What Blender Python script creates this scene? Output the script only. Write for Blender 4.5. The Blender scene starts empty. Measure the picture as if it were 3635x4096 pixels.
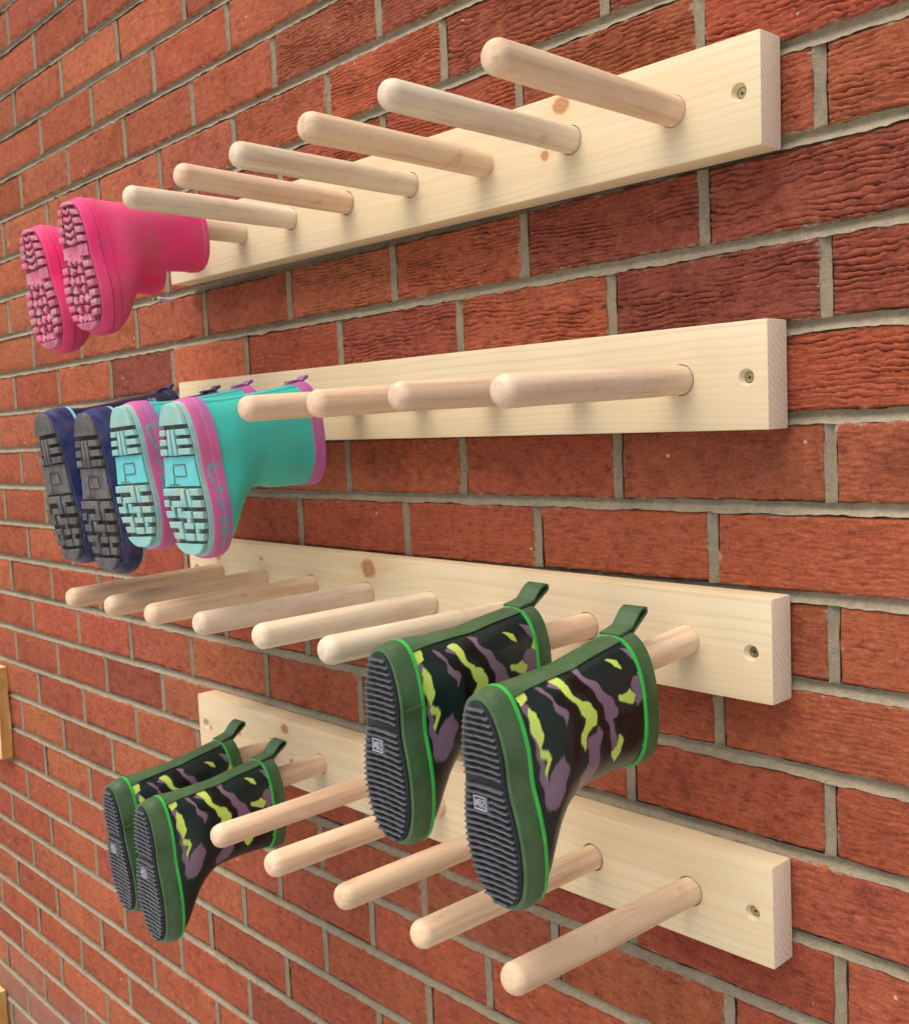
import bpy, bmesh, math, random
import numpy as np
from mathutils import Vector, Matrix, noise

R = math.radians
Z0 = 1.80            # the wall's reference bed joint stands this high above the ground
mm = 0.001
scene = bpy.context.scene
COL = scene.collection

# ------------------------------------------------------------------ camera
cd = bpy.data.cameras.new('Camera')
cam = bpy.data.objects.new('Camera', cd)
COL.objects.link(cam)
cam.location = (0.5610, -0.84705, -0.30431 + Z0)
cam.rotation_euler = (R(85.26948), R(2.70653), R(47.11536))
cd.sensor_fit = 'HORIZONTAL'
cd.sensor_width = 36.0
cd.lens = 36.0 * 4250.0 / 3635.0
cd.clip_start = 0.02
cd.clip_end = 400.0
cd.dof.use_dof = True
cd.dof.focus_distance = 1.02
cd.dof.aperture_fstop = 15.0
scene.camera = cam

# ------------------------------------------------------------------ light (bright overcast)
SUN_EL, SUN_AZ = 64.0, 20.0        # azimuth measured from the wall's normal, plus = from the right
world = bpy.data.worlds.new('World')
scene.world = world
world.use_nodes = True
wn = world.node_tree
bg = wn.nodes['Background']
sky = wn.nodes.new('ShaderNodeTexSky')
sky.sky_type = 'NISHITA'
sky.sun_disc = False
sky.sun_elevation = R(SUN_EL)
sky.sun_rotation = R(180.0 + SUN_AZ)
sky.air_density = 1.0
sky.dust_density = 6.0
sky.ozone_density = 0.2
wn.links.new(sky.outputs[0], bg.inputs[0])
bg.inputs[1].default_value = 0.15
sl = bpy.data.lights.new('sun', 'SUN')
sl.energy = 1.1
sl.angle = R(42)
sl.color = (1.0, 0.975, 0.915)
sun = bpy.data.objects.new('sun', sl)
COL.objects.link(sun)
a, e = R(SUN_AZ), R(SUN_EL)
sd = Vector((math.sin(a) * math.cos(e), -math.cos(a) * math.cos(e), math.sin(e)))   # towards the sun
sun.rotation_euler = sd.to_track_quat('Z', 'Y').to_euler()
sun.location = (0, -3, 5)
vs = scene.view_settings
vs.view_transform = 'Standard'
vs.look = 'None'
vs.exposure = 0.42
vs.gamma = 1.0
vs.use_curve_mapping = False
scene.cycles.max_bounces = 5
scene.cycles.diffuse_bounces = 3
scene.cycles.glossy_bounces = 2
scene.cycles.transmission_bounces = 1
scene.cycles.use_adaptive_sampling = True
scene.cycles.adaptive_threshold = 0.02

# ------------------------------------------------------------------ helpers
def link(o, parent=None):
    COL.objects.link(o)
    if parent is not None:
        o.parent = parent
    return o

def empty(name, loc, rot=(0, 0, 0), label=None, cat=None, group=None):
    o = bpy.data.objects.new(name, None)
    o.empty_display_size = 0.05
    o.location = loc
    o.rotation_euler = rot
    link(o)
    tag(o, label, cat, group)
    return o

def tag(o, label=None, cat=None, group=None, kind=None):
    if label: o['label'] = label
    if cat: o['category'] = cat
    if group: o['group'] = group
    if kind: o['kind'] = kind
    return o

class MB:
    """collects vertices (in mm) and faces of one mesh"""
    def __init__(s):
        s.v = []; s.f = []
    def add(s, vs_, fs):
        b = len(s.v)
        s.v.extend([tuple(map(float, p)) for p in vs_])
        s.f.extend([tuple(i + b for i in f) for f in fs])
        return b
    def grid(s, rows, closed=True, cap0=False, cap1=False):
        n = len(rows[0]); m = len(rows)
        vs_ = [p for r in rows for p in r]
        fs = []
        for i in range(m - 1):
            for j in range(n if closed else n - 1):
                k = (j + 1) % n
                fs.append((i * n + j, i * n + k, (i + 1) * n + k, (i + 1) * n + j))
        if cap0: fs.append(tuple(range(n - 1, -1, -1)))
        if cap1: fs.append(tuple((m - 1) * n + j for j in range(n)))
        return s.add(vs_, fs)
    def box(s, x0, x1, y0, y1, z0, z1):
        s.add([(x, y, z) for x in (x0, x1) for y in (y0, y1) for z in (z0, z1)],
              [(0, 1, 3, 2), (4, 6, 7, 5), (0, 4, 5, 1), (2, 3, 7, 6), (0, 2, 6, 4), (1, 5, 7, 3)])
    def mesh(s, name, smooth=None):
        me = bpy.data.meshes.new(name)
        me.from_pydata([(x * mm, y * mm, z * mm) for x, y, z in s.v], [], s.f)
        bm = bmesh.new(); bm.from_mesh(me)
        bmesh.ops.recalc_face_normals(bm, faces=bm.faces)
        bm.to_mesh(me); bm.free()
        if smooth is not None:
            for p in me.polygons: p.use_smooth = True
            me.set_sharp_from_angle(angle=R(smooth))
        return me
    def build(s, name, mat, parent=None, smooth=None):
        me = s.mesh(name, smooth)
        me.materials.append(mat)
        return link(bpy.data.objects.new(name, me), parent)

def curve_fn(pts):
    """smooth interpolation through (x, y) knots"""
    xs = np.array([p[0] for p in pts], float); ys = np.array([p[1] for p in pts], float)
    d = np.diff(ys) / np.diff(xs)
    m = np.zeros(len(xs)); m[0] = d[0]; m[-1] = d[-1]
    for i in range(1, len(xs) - 1):
        m[i] = 0 if d[i - 1] * d[i] < 0 else 2 * d[i - 1] * d[i] / (d[i - 1] + d[i] + 1e-12)
    def f(x):
        x = np.clip(x, xs[0], xs[-1])
        i = np.clip(np.searchsorted(xs, x) - 1, 0, len(xs) - 2)
        h = xs[i + 1] - xs[i]; t = (x - xs[i]) / h
        return ((2 * t**3 - 3 * t**2 + 1) * ys[i] + (t**3 - 2 * t**2 + t) * h * m[i]
                + (-2 * t**3 + 3 * t**2) * ys[i + 1] + (t**3 - t**2) * h * m[i + 1])
    return f

def inside(px, py, poly):
    r = np.zeros(px.shape, bool); n = len(poly)
    for i in range(n):
        x0, y0 = poly[i]; x1, y1 = poly[(i + 1) % n]
        c = ((y0 > py) != (y1 > py))
        with np.errstate(divide='ignore', invalid='ignore'):
            xi = (x1 - x0) * (py - y0) / (y1 - y0 + 1e-9) + x0
        r ^= c & (px < xi)
    return r

# ------------------------------------------------------------------ materials
class NT:
    def __init__(s, name):
        s.m = bpy.data.materials.new(name); s.m.use_nodes = True
        s.t = s.m.node_tree; s.b = s.t.nodes['Principled BSDF']
    def n(s, typ, **kw):
        nd = s.t.nodes.new('ShaderNode' + typ)
        for k, v in kw.items():
            setattr(nd, k, v)
        return nd
    def l(s, a_, b_): s.t.links.new(a_, b_)
    def val(s, sock, v):
        if hasattr(v, 'links') or isinstance(v, bpy.types.NodeSocket): s.l(v, sock)
        else: sock.default_value = v
    def math(s, op, a_, b_=0.0, clamp=False):
        nd = s.n('Math', operation=op, use_clamp=clamp)
        s.val(nd.inputs[0], a_); s.val(nd.inputs[1], b_)
        return nd.outputs[0]
    def mix(s, fac, a_, b_, blend='MIX'):
        nd = s.n('Mix', data_type='RGBA', blend_type=blend)
        s.val(nd.inputs[0], fac)
        s.val(nd.inputs[6], a_ if not isinstance(a_, tuple) else (*a_[:3], 1))
        s.val(nd.inputs[7], b_ if not isinstance(b_, tuple) else (*b_[:3], 1))
        return nd.outputs[2]
    def noise(s, vec, scale, detail=3, rough=0.55, dist=0.0):
        nd = s.n('TexNoise'); nd.noise_dimensions = '3D'
        if vec is not None: s.l(vec, nd.inputs['Vector'])
        nd.inputs['Scale'].default_value = scale; nd.inputs['Detail'].default_value = detail
        nd.inputs['Roughness'].default_value = rough; nd.inputs['Distortion'].default_value = dist
        return nd.outputs['Fac']
    def mapv(s, vec, scale=(1, 1, 1), loc=(0, 0, 0), rot=(0, 0, 0)):
        nd = s.n('Mapping'); s.l(vec, nd.inputs[0])
        s.val(nd.inputs[1], loc); nd.inputs[2].default_value = rot; nd.inputs[3].default_value = scale
        return nd.outputs[0]
    def ramp(s, fac, stops):
        nd = s.n('ValToRGB'); s.l(fac, nd.inputs[0])
        el = nd.color_ramp.elements
        while len(el) < len(stops): el.new(0.5)
        for q, (p, c) in zip(el, stops):
            q.position = p; q.color = (*c, 1) if len(c) == 3 else c
        return nd.outputs[0]
    def rng(s, v, a0, a1, b0=0.0, b1=1.0):
        nd = s.n('MapRange'); s.l(v, nd.inputs[0])
        for i, x in enumerate((a0, a1, b0, b1)): nd.inputs[i + 1].default_value = x
        return nd.outputs[0]
    def bump(s, h, strength, dist):
        nd = s.n('Bump'); nd.inputs['Strength'].default_value = strength; nd.inputs['Distance'].default_value = dist
        s.l(h, nd.inputs['Height']); s.l(nd.outputs[0], s.b.inputs['Normal'])
        return nd
    def base(s, c, rough=0.6, spec=0.5):
        s.val(s.b.inputs['Base Color'], c if not isinstance(c, tuple) else (*c[:3], 1))
        s.val(s.b.inputs['Roughness'], rough)
        s.b.inputs['Specular IOR Level'].default_value = spec
        return s.m
    def obj(s): return s.n('TexCoord').outputs['Object']
    def info(s): return s.n('ObjectInfo')

BRICK_HALF = (75 * 1.04464 - 10.8) / 2000
def brick_mat():
    t = NT('brick_clay'); o = t.obj(); inf = t.info()
    off = t.n('VectorMath', operation='SCALE'); off.inputs[0].default_value = (37.0, 11.0, 23.0)
    t.l(inf.outputs['Random'], off.inputs['Scale'])
    add = t.n('VectorMath', operation='ADD'); t.l(o, add.inputs[0]); t.l(off.outputs[0], add.inputs[1])
    p = add.outputs[0]
    big = t.noise(p, 14, 3, 0.6); mid = t.noise(t.mapv(p, (1, 1, 1.6)), 75, 4, 0.65); fine = t.noise(p, 380, 4, 0.75)
    c = t.mix(t.rng(big, 0.3, 0.75, 0, 0.7), inf.outputs['Color'], t.mix(1.0, inf.outputs['Color'], (0.68, 0.62, 0.66), 'MULTIPLY'))
    c = t.mix(t.rng(mid, 0.48, 0.75, 0, 0.75), c, t.mix(1.0, inf.outputs['Color'], (1.25, 1.38, 1.3), 'MULTIPLY'))
    c = t.mix(t.rng(mid, 0.30, 0.46, 0.75, 0), c, t.mix(1.0, inf.outputs['Color'], (0.45, 0.42, 0.48), 'MULTIPLY'))
    c = t.mix(t.rng(fine, 0.3, 0.55, 0.7, 0), c, t.mix(1.0, c, (0.55, 0.52, 0.56), 'MULTIPLY'))
    c = t.mix(t.rng(fine, 0.55, 0.75, 0, 0.6), c, t.mix(1.0, c, (1.28, 1.40, 1.35), 'MULTIPLY'))
    # pale mortar specks and a faint lime bloom
    vo = t.n('TexVoronoi'); t.l(p, vo.inputs['Vector']); vo.inputs['Scale'].default_value = 42
    sp = t.rng(vo.outputs['Distance'], 0.05, 0.10, 1, 0)
    vc = t.n('SeparateColor'); t.l(vo.outputs['Color'], vc.inputs[0])
    sp = t.math('MULTIPLY', sp, t.math('GREATER_THAN', vc.outputs[0], 0.86))
    c = t.mix(t.math('MULTIPLY', sp, 0.75), c, (0.62, 0.56, 0.48))
    blo = t.noise(t.mapv(p, (1, 1, 1), (4, 2, 9)), 55, 5, 0.75)
    c = t.mix(t.rng(blo, 0.60, 0.85, 0, 0.30), c, (0.40, 0.30, 0.27))
    stk = t.noise(t.mapv(p, (0.50, 1, 1.5), (1, 5, 3)), 170, 5, 0.75)
    c = t.mix(t.rng(stk, 0.28, 0.46, 0.55, 0), c, t.mix(1.0, inf.outputs['Color'], (0.42, 0.40, 0.46), 'MULTIPLY'))
    c = t.mix(t.rng(stk, 0.56, 0.76, 0, 0.6), c, t.mix(1.0, inf.outputs['Color'], (1.25, 1.45, 1.45), 'MULTIPLY'))
    # mortar smeared over the arrises when the joints were struck
    so = t.n('SeparateXYZ'); t.l(o, so.inputs[0])
    ex = t.math('SUBTRACT', 0.107, t.math('ABSOLUTE', so.outputs[0])); ez = t.math('SUBTRACT', BRICK_HALF, t.math('ABSOLUTE', so.outputs[2]))
    ed = t.math('MINIMUM', ex, ez)
    ed = t.math('ADD', ed, t.math('MULTIPLY', t.math('SUBTRACT', t.noise(p, 70, 4, 0.7), 0.5), 0.022))
    c = t.mix(t.rng(ed, -0.003, 0.0015, 0.8, 0), c, (0.40, 0.35, 0.26))
    # darker fired patches and orange-burnt ones
    pa = t.noise(t.mapv(p, (0.7, 1, 1), (8, 8, 8)), 22, 2, 0.5)
    c = t.mix(t.rng(pa, 0.60, 0.72, 0, 0.45), c, t.mix(1.0, c, (0.55, 0.50, 0.58), 'MULTIPLY'))
    # splash-back dirt on the courses nearest the ground
    g = t.n('NewGeometry'); sx = t.n('SeparateXYZ'); t.l(g.outputs['Position'], sx.inputs[0])
    low = t.math('ADD', sx.outputs[2], t.math('MULTIPLY', t.noise(g.outputs['Position'], 6, 3), 0.28))
    c = t.mix(t.rng(low, 0.20, 0.46, 0.75, 0), c, (0.24, 0.19, 0.155))
    h = t.math('ADD', t.math('MULTIPLY', fine, 0.35), t.math('MULTIPLY', t.noise(t.mapv(p, (0.35, 1, 1.6)), 240, 4, 0.7), 0.9))
    t.bump(h, 0.75, 0.0016)
    return t.base(c, 0.93, 0.12)

def mortar_mat():
    t = NT('mortar'); g = t.n('NewGeometry').outputs['Position']
    a_ = t.noise(g, 9, 4, 0.6); b_ = t.noise(g, 130, 4, 0.7); f_ = t.noise(g, 700, 2, 0.7)
    c = t.mix(t.rng(a_, 0.3, 0.7), (0.270, 0.228, 0.155), (0.375, 0.318, 0.220))
    c = t.mix(t.rng(b_, 0.35, 0.7), t.mix(1.0, c, (0.72, 0.72, 0.72), 'MULTIPLY'), c)
    c = t.mix(t.rng(f_, 0.45, 0.75, 0, 0.5), c, (0.46, 0.39, 0.28))
    t.bump(t.math('ADD', b_, t.math('MULTIPLY', f_, 0.4)), 0.7, 0.002)
    return t.base(c, 0.95, 0.1)

def pine_mat(name, seed, knots, warm=1.0):
    """planed pine: growth-ring lines along X that bend round the knots (knots: x, z, radius in m)"""
    t = NT(name); o = t.obj(); sx = t.n('SeparateXYZ'); t.l(o, sx.inputs[0])
    X, Y, Z = sx.outputs
    rnd = random.Random(seed)
    warp = t.noise(t.mapv(o, (2.2, 5, 9), (rnd.random() * 9, 0, 0)), 1.0, 3, 0.5)
    zz = t.math('ADD', Z, t.math('MULTIPLY', t.math('SUBTRACT', warp, 0.5), 0.034))
    kf = None
    for (kx, kz, kr) in knots:
        dx = t.math('DIVIDE', t.math('SUBTRACT', X, kx), kr * 4.5)
        dz = t.math('DIVIDE', t.math('SUBTRACT', Z, kz), kr * 2.2)
        g = t.math('POWER', 2.718, t.math('MULTIPLY', t.math('ADD', t.math('POWER', t.math('ABSOLUTE', dx), 2.0), t.math('POWER', t.math('ABSOLUTE', dz), 2.0)), -1.0))
        zz = t.math('ADD', zz, t.math('MULTIPLY', g, kr * 1.3))
    pz, py = rnd.uniform(0.02, 0.09), rnd.uniform(0.05, 0.11)
    dy = t.math('SUBTRACT', Y, py); dz = t.math('SUBTRACT', zz, pz)
    rr = t.math('SQRT', t.math('ADD', t.math('MULTIPLY', dy, dy), t.math('MULTIPLY', dz, dz)))
    rr = t.math('MULTIPLY', rr, 190.0 + 40 * rnd.random())
    fr = t.math('FRACT', rr)
    late = t.rng(t.math('POWER', fr, 2.6), 0.25, 1.0)
    streak = t.noise(t.mapv(o, (3, 160, 160)), 1.0, 4, 0.6)
    cloud = t.noise(t.mapv(o, (2.5, 14, 14), (seed * 3.1, 0, 0)), 1.0, 3, 0.5)
    lo = (0.735, 0.630, 0.415); hi = (0.69, 0.535, 0.315)
    c = t.mix(t.rng(cloud, 0.3, 0.7), lo, hi)
    c = t.mix(t.math('MULTIPLY', late, t.rng(cloud, 0.25, 0.8, 0.55, 0.2)), c, (0.60, 0.41, 0.22))
    c = t.mix(t.rng(streak, 0.45, 0.75, 0, 0.35), c, (0.79, 0.70, 0.49))
    c = t.mix(t.rng(streak, 0.25, 0.42, 0.22, 0), c, (0.60, 0.42, 0.22))
    wob = t.math('MULTIPLY', t.math('SUBTRACT', t.noise(t.mapv(o, (1, 1, 1), (seed, 0, 0)), 90, 3), 0.5), 0.9)
    for (kx, kz, kr) in knots:
        dx = t.math('DIVIDE', t.math('SUBTRACT', X, kx), kr)
        dz = t.math('DIVIDE', t.math('SUBTRACT', Z, kz), kr * 0.85)
        d = t.math('SQRT', t.math('ADD', t.math('MULTIPLY', dx, dx), t.math('MULTIPLY', dz, dz)))
        d = t.math('ADD', d, wob)
        ring = t.math('ADD', t.math('MULTIPLY', t.math('SINE', t.math('MULTIPLY', d, 14.0)), 0.5), 0.5)
        kc = t.mix(ring, (0.47, 0.21, 0.085), (0.36, 0.14, 0.055))
        c = t.mix(t.rng(d, 1.0, 3.2, 0.35, 0), c, (0.70, 0.42, 0.19))
        c = t.mix(t.rng(d, 0.75, 1.05, 0.85, 0), c, kc)
    # end grain where the surface faces along X
    gn = t.n('NewGeometry'); sn = t.n('SeparateXYZ'); t.l(gn.outputs['True Normal'], sn.inputs[0])
    en = t.rng(t.math('ABSOLUTE', sn.outputs[0]), 0.8, 0.95)
    eg = t.mix(t.rng(t.noise(t.mapv(o, (1, 1, 1)), 420, 4, 0.7), 0.35, 0.65), (0.74, 0.61, 0.44), (0.85, 0.75, 0.59))
    eg = t.mix(t.math('MULTIPLY', late, 0.5), eg, (0.58, 0.38, 0.22))
    c = t.mix(en, c, eg)
    t.bump(t.math('ADD', t.math('MULTIPLY', streak, 0.6), t.math('MULTIPLY', late, 0.4)), 0.12, 0.0008)
    return t.base(c, 0.62, 0.3)

def peg_mat():
    """turned beech handles, grain along Y; each peg has its own tint (object colour)"""
    t = NT('peg_beech'); o = t.obj(); inf = t.info()
    off = t.n('VectorMath', operation='SCALE'); off.inputs[0].default_value = (3.0, 7.0, 5.0); t.l(inf.outputs['Random'], off.inputs['Scale'])
    add = t.n('VectorMath', operation='ADD'); t.l(o, add.inputs[0]); t.l(off.outputs[0], add.inputs[1]); p = add.outputs[0]
    st = t.noise(t.mapv(p, (130, 5, 130)), 1.0, 4, 0.6)
    fl = t.noise(t.mapv(p, (420, 70, 420)), 1.0, 2, 0.6)
    cl = t.noise(t.mapv(p, (22, 9, 22)), 1.0, 4, 0.6, 1.2)
    bl = t.noise(t.mapv(p, (30, 22, 30), (5, 1, 2)), 1.0, 4, 0.7, 0.8)
    c = inf.outputs['Color']
    c = t.mix(t.rng(cl, 0.35, 0.7, 0, 0.55), c, t.mix(1.0, c, (0.84, 0.74, 0.66), 'MULTIPLY'))
    c = t.mix(t.rng(st, 0.45, 0.7, 0, 0.8), c, t.mix(1.0, c, (1.13, 1.15, 1.18), 'MULTIPLY'))
    c = t.mix(t.rng(st, 0.28, 0.47, 0.75, 0), c, t.mix(1.0, c, (0.78, 0.69, 0.60), 'MULTIPLY'))
    c = t.mix(t.rng(fl, 0.62, 0.8, 0, 0.35), c, t.mix(1.0, c, (0.75, 0.62, 0.52), 'MULTIPLY'))
    c = t.mix(t.rng(bl, 0.61, 0.74, 0, 0.7), c, t.mix(1.0, c, (0.72, 0.54, 0.38), 'MULTIPLY'))
    vo = t.n('TexVoronoi'); t.l(t.mapv(p, (22, 9, 22)), vo.inputs['Vector']); vo.inputs['Scale'].default_value = 1.0
    vc = t.n('SeparateColor'); t.l(vo.outputs['Color'], vc.inputs[0])
    kn = t.math('MULTIPLY', t.rng(vo.outputs['Distance'], 0.06, 0.20, 1, 0), t.math('GREATER_THAN', vc.outputs[0], 0.82))
    c = t.mix(t.math('MULTIPLY', kn, 0.7), c, t.mix(1.0, c, (0.62, 0.42, 0.28), 'MULTIPLY'))
    t.bump(t.math('ADD', st, t.math('MULTIPLY', fl, 0.5)), 0.16, 0.0008)
    return t.base(c, 0.6, 0.3)

def plain(name, c, rough=0.5, spec=0.4, var=0.25, scale=60, dirt=None, dirt_amt=0.4, bump=0.0, metal=0.0, dirt_scale=35):
    t = NT(name); o = t.obj()
    n_ = t.noise(o, scale, 4, 0.6)
    col = t.mix(t.rng(n_, 0.3, 0.7), tuple(x * (1 - var) for x in c), tuple(min(1, x * (1 + var)) for x in c))
    if dirt:
        dn = t.noise(t.mapv(o, (1, 1, 1), (3, 3, 3)), dirt_scale, 5, 0.65)
        f_ = t.rng(dn, 0.42, 0.72, 0, dirt_amt)
        col = t.mix(f_, col, dirt)
        rough = t.rng(dn, 0.35, 0.7, rough, min(0.95, rough + 0.35))
    if bump: t.bump(t.noise(o, 500, 3, 0.6), bump, 0.0008)
    t.b.inputs['Metallic'].default_value = metal
    return t.base(col, rough, spec)

def printed(name, rough=0.35, spec=0.45, dirt=None, dirt_amt=0.3):
    """colour comes from the printed pattern stored on the mesh"""
    t = NT(name); at = t.n('Attribute'); at.attribute_name = 'print'
    c = at.outputs['Color']; o = t.obj()
    n_ = t.noise(o, 40, 4, 0.6)
    c = t.mix(t.rng(n_, 0.35, 0.7, 0, 0.5), c, t.mix(1.0, c, (0.8, 0.8, 0.82), 'MULTIPLY'))
    if dirt:
        dn = t.noise(t.mapv(o, (1, 1, 1), (7, 3, 1)), 28, 5, 0.65)
        c = t.mix(t.rng(dn, 0.45, 0.75, 0, dirt_amt), c, dirt)
    t.bump(t.noise(o, 25, 3, 0.5), 0.15, 0.004)
    return t.base(c, rough, spec)

M_BRICK = brick_mat(); M_MORTAR = mortar_mat(); M_PEG = peg_mat()
M_SCREW = plain('brassy_screw', (0.40, 0.34, 0.18), 0.38, 0.5, 0.4, 300, metal=0.8)
M_GREEN = plain('green_rubber', (0.042, 0.110, 0.038), 0.27, 0.5, 0.32, 30, dirt=(0.10, 0.13, 0.085), dirt_amt=0.5, bump=0.06)
M_LIME = plain('bright_green_piping', (0.035, 0.42, 0.06), 0.35, 0.5, 0.15)
M_CAMO = printed('camouflage_print', 0.30, 0.5)
M_BLACKSOLE = plain('black_rubber_sole', (0.046, 0.050, 0.060), 0.36, 0.5, 0.30, 60, dirt=(0.11, 0.11, 0.115), dirt_amt=0.4)
M_SOLEDARK = plain('dark_rubber', (0.012, 0.013, 0.017), 0.5, 0.4, 0.3)
M_WHITEINK = plain('white_print', (0.36, 0.38, 0.42), 0.5, 0.4, 0.1)
M_LINING = plain('grey_lining', (0.16, 0.18, 0.18), 0.9, 0.2, 0.3, 300)
M_STRAPIN = plain('grey_strap_back', (0.33, 0.36, 0.35), 0.8, 0.2, 0.3, 500)
M_PINK = plain('pink_rubber', (0.83, 0.036, 0.185), 0.48, 0.4, 0.12, 25, dirt=(0.50, 0.14, 0.17), dirt_amt=0.75, dirt_scale=16, bump=0.08)
M_PINKSOLE = plain('dusty_pink_sole', (0.62, 0.14, 0.25), 0.75, 0.25, 0.2, 60, dirt=(0.46, 0.35, 0.34), dirt_amt=1.0, dirt_scale=60)
M_PINKDARK = plain('deep_pink_recess', (0.26, 0.03, 0.065), 0.8, 0.2, 0.35, 60, dirt=(0.20, 0.09, 0.09), dirt_amt=0.7, dirt_scale=50)
M_TURQ = printed('turquoise_rubber', 0.42, 0.4, dirt=(0.13, 0.34, 0.25), dirt_amt=0.45)
M_TURQSOLE = plain('turquoise_sole', (0.25, 0.51, 0.48), 0.75, 0.3, 0.15, 40, dirt=(0.36, 0.40, 0.33), dirt_amt=1.0, dirt_scale=55)
M_TURQGROOVE = plain('muddy_turquoise_groove', (0.11, 0.17, 0.14), 0.85, 0.15, 0.35, 60, dirt=(0.15, 0.075, 0.05), dirt_amt=1.0, dirt_scale=50)
M_TURQMID = plain('clean_turquoise_midsole', (0.10, 0.54, 0.57), 0.5, 0.35, 0.1, 40, dirt=(0.30, 0.50, 0.45), dirt_amt=0.3)
M_BANDPINK = printed('pink_foxing', 0.42, 0.4, dirt=(0.35, 0.16, 0.17), dirt_amt=0.35)
M_NAVY = printed('navy_rubber', 0.28, 0.5, dirt=(0.05, 0.06, 0.10), dirt_amt=0.4)
M_NAVYBAND = plain('glossy_navy_band', (0.018, 0.028, 0.120), 0.22, 0.55, 0.2, 30, dirt=(0.12, 0.12, 0.17), dirt_amt=0.45)
M_SKYPIPE = plain('pale_blue_piping', (0.24, 0.66, 0.74), 0.4, 0.4, 0.1)
M_GREYSOLE = plain('dusty_grey_sole', (0.095, 0.094, 0.096), 0.8, 0.2, 0.25, 60, dirt=(0.22, 0.20, 0.18), dirt_amt=0.7, dirt_scale=60)
M_GREYGROOVE = plain('black_sole_groove', (0.045, 0.044, 0.045), 0.85, 0.2, 0.4, 60, dirt=(0.14, 0.11, 0.085), dirt_amt=0.6, dirt_scale=70)
M_PLUG = plain('grey_plastic', (0.45, 0.50, 0.55), 0.45, 0.4, 0.1)
M_GROUND = plain('pale_concrete', (0.50, 0.48, 0.45), 0.95, 0.2, 0.2, 3, dirt=(0.40, 0.38, 0.35), dirt_amt=0.5, bump=0.5)

def rough_wood():
    t = NT('rough_weathered_timber'); o = t.obj()
    st = t.noise(t.mapv(o, (4, 60, 60)), 1.0, 4, 0.6); cl = t.noise(o, 16, 4, 0.6)
    c = t.mix(t.rng(st, 0.35, 0.7), (0.66, 0.42, 0.17), (0.78, 0.58, 0.28))
    gn = t.n('NewGeometry'); sn = t.n('SeparateXYZ'); t.l(gn.outputs['True Normal'], sn.inputs[0])
    en = t.rng(t.math('ABSOLUTE', sn.outputs[0]), 0.6, 0.9)
    c = t.mix(en, c, t.mix(t.rng(cl, 0.35, 0.65), (0.62, 0.30, 0.07), (0.66, 0.42, 0.15)))
    c = t.mix(t.rng(cl, 0.60, 0.74, 0, 0.85), c, (0.26, 0.09, 0.025))
    t.bump(t.math('ADD', st, cl), 0.5, 0.003)
    return t.base(c, 0.8, 0.2)
M_TIMBER = rough_wood()

# ------------------------------------------------------------------ ground
g = MB(); g.add([(-40000, -40000, 0), (40000, -40000, 0), (40000, 3000, 0), (-40000, 3000, 0)], [(0, 1, 2, 3)])
ground = g.build('ground', M_GROUND)  # out of view; added and kept pale to bounce light up under the pegs
tag(ground, kind='structure')

# ------------------------------------------------------------------ brick wall
PITCH = 75 * 1.04464
BH, BL, BD = PITCH - 10.8, 214.0, 100.0
Zb = lambda k: -k * PITCH            # height (mm) of bed joint k, wall reference frame
wall = empty('brick_wall', (0, 0, Z0), label='red brick garden wall with grey concave mortar joints behind the boot rails', cat='wall')

def nz(x, y, z=0.0): return noise.noise(Vector((x, y, z)))
def brick_mesh(i, sx, sz, amp, rough, length=BL):
    nx = max(2, int(round(length / sx))); nzv = max(2, int(round(BH / sz)))
    s = i * 17.3
    rnd = random.Random(i)
    per = rnd.uniform(4.3, 5.6)
    V = []
    for a_ in range(nx + 1):
        for b_ in range(nzv + 1):
            x = -length / 2 + length * a_ / nx; z = -BH / 2 + BH * b_ / nzv
            ed = min(length / 2 - abs(x), BH / 2 - abs(z))
            lift = 1.2 * nz(x * .012, z * .02, s)
            # creases dragged along the face, as on wire-cut rustic bricks
            ph = z / per + 1.15 * nz(x * .014, z * .03, s + 3) + 0.42 * nz(x * .06, z * .07, s + 5) + .30 * nz(x * .17, z * .2, s + 6)
            f_ = ph % 1.0; row = math.floor(ph)
            cut = abs(2 * f_ - 1) ** 4.0
            k_ = row if f_ < .5 else row + 1
            dep = max(0.0, min(1.0, 0.46 + 1.5 * nz(x * .028, row * 3.7, s + 12) + .9 * nz(x * .11, row * 1.9, s + 14)))
            mod = max(0.15, min(1.0, .70 + 1.0 * nz(x * .012, z * .03, s + 8)))
            h = lift - amp * cut * dep * mod + amp * .35 * f_ * mod + rough * (nz(x * .18, z * .28, s + 20) + .6 * nz(x * .4, z * .6, s + 25))
            q = max(0.0, 1 - max(ed, 0) / 3.6)
            h -= 2.4 * q * q * (1 + .8 * nz(x * .08, z * .08, s + 30))
            if a_ in (0, nx): x += 1.3 * nz(z * .07, s, 1.5)
            if b_ in (0, nzv): z += 1.1 * nz(x * .045, s, 7.5) + .7 * nz(x * .17, s, 3)
            V.append((x, -h, z))
    F = []
    w = nzv + 1
    for a_ in range(nx):
        for b_ in range(nzv):
            F.append((a_ * w + b_, (a_ + 1) * w + b_, (a_ + 1) * w + b_ + 1, a_ * w + b_ + 1))
    bd = [a_ * w for a_ in range(nx + 1)] + [nx * w + b_ for b_ in range(1, w)] + [a_ * w + nzv for a_ in range(nx - 1, -1, -1)] + [b_ for b_ in range(nzv - 1, 0, -1)]
    n0 = len(V)
    for j in bd: V.append((V[j][0], BD, V[j][2]))
    m_ = len(bd)
    for j in range(m_):
        F.append((bd[j], n0 + j, n0 + (j + 1) % m_, bd[(j + 1) % m_]))
    F.append(tuple(range(n0, n0 + m_)))
    mb = MB(); mb.add(V, F)
    me = mb.mesh('brick', smooth=60); me.materials.append(M_BRICK)
    return me

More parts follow.
